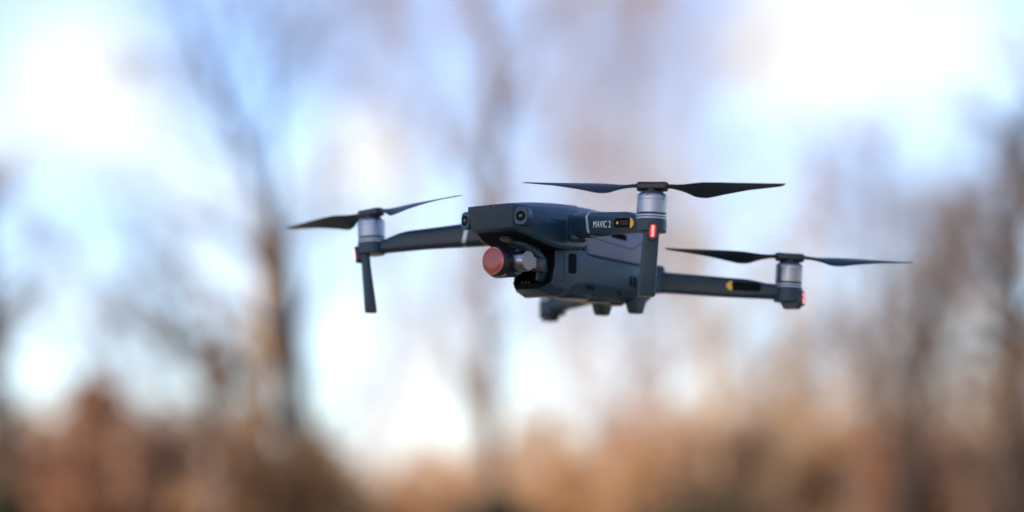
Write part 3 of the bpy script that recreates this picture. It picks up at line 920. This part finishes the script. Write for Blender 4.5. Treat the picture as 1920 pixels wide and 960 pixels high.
bare_tree('bare_tree', 'bushy brown mauve tree right of the rear propeller, widest crown of the right side',
          [([(1622, 985), (1625, 800), (1640, 650), (1650, 500), (1655, 380), (1650, 260)], 1.0),
           ([(1630, 700), (1570, 580), (1540, 480)], .5),
           ([(1640, 640), (1720, 540), (1760, 440)], .5)], 33, .15, BK['brown'], 19, twig=1.4, levels=3, spread=1.2, twig_mat=BK['mauve'])
bare_tree('bare_tree', 'dark leaning tree with a rusty base on the right side',
          [([(1690, 985), (1700, 860), (1726, 740), (1745, 620), (1770, 480), (1790, 360)], 1.0),
           ([(1726, 740), (1700, 640), (1690, 540)], .5)], 29, .22, BK['dark'], 20, taper=.6, twig=1.4, levels=3, spread=.9, twig_mat=BK['brown'])
bare_tree('bare_tree', 'dark tree at the right edge with a dense knot of twigs half way up',
          [([(1912, 985), (1905, 820), (1898, 660), (1900, 500), (1910, 330), (1930, 200)], 1.0),
           ([(1898, 680), (1850, 640), (1800, 640)], .5), ([(1900, 640), (1940, 580), (1960, 540)], .5),
           ([(1900, 560), (1860, 440), (1850, 330)], .4)], 26, .24, BK['dark'], 21, taper=.55, twig=1.8, levels=3, spread=.85, twig_mat=BK['brown'])
bare_tree('bare_tree', 'faint tree at the top right corner with a hanging dark branch',
          [([(2010, 985), (2000, 600), (1985, 300), (1960, 120), (1900, 40)], 1.0),
           ([(1985, 260), (1930, 140), (1885, 110)], .5)], 24, .14, BK['grey'], 22, twig=.9, levels=3, spread=.6)
bare_tree('bare_tree', 'dark trunk cut by the left edge of the view',
          [([(2, 985), (0, 880), (-20, 700), (-30, 500), (-40, 300)], 1.0),
           ([(-25, 620), (40, 540), (110, 520)], .35), ([(-20, 700), (20, 620), (30, 540)], .3)], 24, .24, BK['dark'], 23, twig=1.3, levels=3, spread=.6, twig_mat=BK['brown'])
bare_tree('bare_tree', 'mauve leaning tree on the far left with a long slanting bough',
          [([(262, 985), (250, 800), (205, 640), (150, 500), (70, 400), (-30, 310)], .8),
           ([(205, 640), (230, 560), (225, 500)], .4)], 34, .12, BK['mauve'], 24, twig=1.3, levels=3, spread=.9)
bare_tree('bare_tree', 'faint high branched tree between the two big trunks, grey against the sky',
          [([(700, 985), (705, 860), (730, 640), (742, 430), (750, 220), (745, 60), (740, -60)], .7),
           ([(742, 300), (800, 180), (850, 40), (860, -60)], .5), ([(745, 250), (700, 120), (660, 0)], .5)], 60, .13, BK['pale'], 25, twig=1.6, levels=3, spread=2.0)
bare_tree('bare_tree', 'mauve sapling thicket left of the right edge tree',
          [([(1790, 985), (1792, 850), (1800, 700), (1830, 560), (1850, 420)], .8),
           ([(1796, 760), (1770, 640), (1768, 540)], .6)], 35, .13, BK['brown'], 26, twig=1.7, levels=3, spread=1.1, twig_mat=BK['tan'])
SH = [('rust', 190, 665, 30, 1.9, 'tallest rusty shrub on the left, rising to a narrow peak', 8000),
      ('dun', 70, 755, 28, 2.1, 'dull brown shrub beside the left edge trunk', 5200),
      ('dun', 315, 770, 27, 1.9, 'dull brown shrub between the peaked shrub and the crooked tree', 6500),
      ('rust', 130, 800, 24, 2.0, 'low orange brown shrub in front of the peaked shrub', 5200),
      ('tan', 480, 690, 32, 1.0, 'narrow tan shrub climbing against the tan trunk', 5200),
      ('tan', 590, 780, 27, 1.5, 'orange tan shrub at the foot of the darkest trunk', 6000),
      ('tan', 440, 780, 26, 1.4, 'tan brown shrub at the foot of the crooked tree', 5200),
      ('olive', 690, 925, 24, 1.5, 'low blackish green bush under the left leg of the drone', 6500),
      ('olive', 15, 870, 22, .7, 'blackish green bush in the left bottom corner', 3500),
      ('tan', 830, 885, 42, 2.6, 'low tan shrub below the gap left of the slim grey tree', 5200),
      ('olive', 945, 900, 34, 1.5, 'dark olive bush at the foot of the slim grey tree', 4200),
      ('tan', 1060, 850, 40, 2.6, 'broad tan shrub below the rear foot of the drone', 6500),
      ('tan', 1260, 800, 38, 2.6, 'broad tan shrub under the front leg of the drone', 7500),
      ('dun', 1385, 780, 36, 2.0, 'brown shrub between the two tan trunks', 6500),
      ('tan', 1545, 770, 37, 2.2, 'tan shrub right of the second tan trunk', 6500),
      ('rust', 1700, 760, 30, 1.5, 'rust brown shrub round the dark leaning tree', 6500),
      ('dun', 1800, 800, 31, 1.7, 'dun shrub between the leaning tree and the right edge tree', 6000),
      ('dun', 1895, 770, 27, 1.1, 'dull brown shrub at the foot of the right edge tree', 5200),
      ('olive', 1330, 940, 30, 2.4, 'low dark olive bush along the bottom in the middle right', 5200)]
for i, (lf, u, vt, dd, wd, lab, n) in enumerate(SH):
    shrub('shrub', lab, u, vt, dd, wd, LF[lf], 100 + i, n=int(n * 1.3))
# the far edge of the wood: nobody could count its trunks
rg = np.random.default_rng(77)
far, fb = Geo(), Geo()
for i in range(300):
    x = rg.uniform(-32, 32); y = rg.uniform(75, 95); h = rg.uniform(3.0, 5.2) * (1.15 if x > 5 else 1.0)
    p = np.array([x, y, -.1]); pts = [p]
    for k in range(4): pts.append(pts[-1] + np.array([rg.normal(0, .15), 0, h / 4]))
    far.tube(pts, [.07, .06, .045, .03, .012], 4)
    for b in range(14):
        t = rg.uniform(.25, 1); q = pts[0] + (pts[-1] - pts[0]) * t
        e = q + np.array([rg.normal(0, .7), rg.normal(0, .5), rg.uniform(.2, 1.0)])
        far.tube([q, (q + e) / 2 + rg.normal(0, .08, 3), e], [.02, .012, .006], 3)
m = 90000
px_ = rg.uniform(-34, 34, m); py_ = rg.uniform(66, 92, m)
hh = np.interp(px_ / py_ * 82, [-20, -12, -8, -4.5, -2.5, 0, 4, 9, 20], [5.0, 4.8, 4.2, 3.3, 3.6, 4.6, 5.7, 6.3, 6.3]) * (1 + .16 * np.sin(px_ * 1.9) + .10 * np.sin(px_ * 4.7 + 1))
pos = np.stack([px_, py_, hh * rg.random(m) ** 1.15 + .02], 1)
a = rg.normal(0, 1, (m, 3)); a /= np.linalg.norm(a, axis=1)[:, None]
b = np.cross(a, rg.normal(0, 1, (m, 3))); b /= np.linalg.norm(b, axis=1)[:, None]
s = .13 * rg.uniform(.6, 1.3, (m, 1))
fb.quads(np.stack([pos - a * s, pos + b * s * .7, pos + a * s, pos - b * s * .7], 1))
o = far.build('distant_wood', BK['tan']); o['kind'] = 'stuff'; o['label'] = 'distant bare wood closing the far side of the clearing'; o['category'] = 'wood'
o = fb.build('distant_undergrowth', LF['tan'], smooth=False); o['kind'] = 'stuff'; o['label'] = 'distant brown undergrowth along the far edge of the wood'; o['category'] = 'undergrowth'


# an added, unseen evergreen behind the photographer keeps the sun off the drone
def evergreen(x, y, h, seed):
    rg = np.random.default_rng(seed)
    root = bpy.data.objects.new('added_shade_evergreen', None); COL.objects.link(root); root.location = (x, y, 0)
    tag(root, 'dense dark evergreen tree added out of view behind the photographer to shade the drone', 'tree')
    tr, cr = Geo(), Geo()
    tr.tube([np.array([x, y, -.1]), np.array([x, y, h * .5]), np.array([x, y, h * .96])], [.26, .17, .03], 10)
    for i in range(60):
        z = rg.uniform(4.4, h * .94); a = rg.uniform(0, 2 * math.pi); r = 3.3 * (1 - (z / h) ** 1.6) + .3
        tr.tube([np.array([x, y, z]), np.array([x + r * math.cos(a), y + r * math.sin(a), z + .35])], [.05, .01], 4)
    m = 22000
    z = rg.uniform(4.2, h, m); R = 2.9 * (1 - (z / h) ** 3) + .25
    a_ = rg.uniform(0, 2 * math.pi, m); q = R * rg.random(m) ** .5 * (1 + .18 * np.sin(a_ * 5 + z * 2))
    pos = np.stack([x + q * np.cos(a_), y + q * np.sin(a_), z], 1)
    a = rg.normal(0, 1, (m, 3)); a /= np.linalg.norm(a, axis=1)[:, None]
    b = np.cross(a, rg.normal(0, 1, (m, 3))); b /= np.linalg.norm(b, axis=1)[:, None]
    s = .17 * rg.uniform(.6, 1.3, (m, 1))
    cr.quads(np.stack([pos - a * s, pos + b * s * .6, pos + a * s, pos - b * s * .6], 1))
    tr.build('trunk', BK['dark'], root, (x, y, 0)); cr.build('crown', LF['olive'], root, (x, y, 0), smooth=False)
evergreen(SUN_DIR.x / math.cos(SUN_EL) * 9.5, 1.95 + SUN_DIR.y / math.cos(SUN_EL) * 9.5, 9.0, 5)
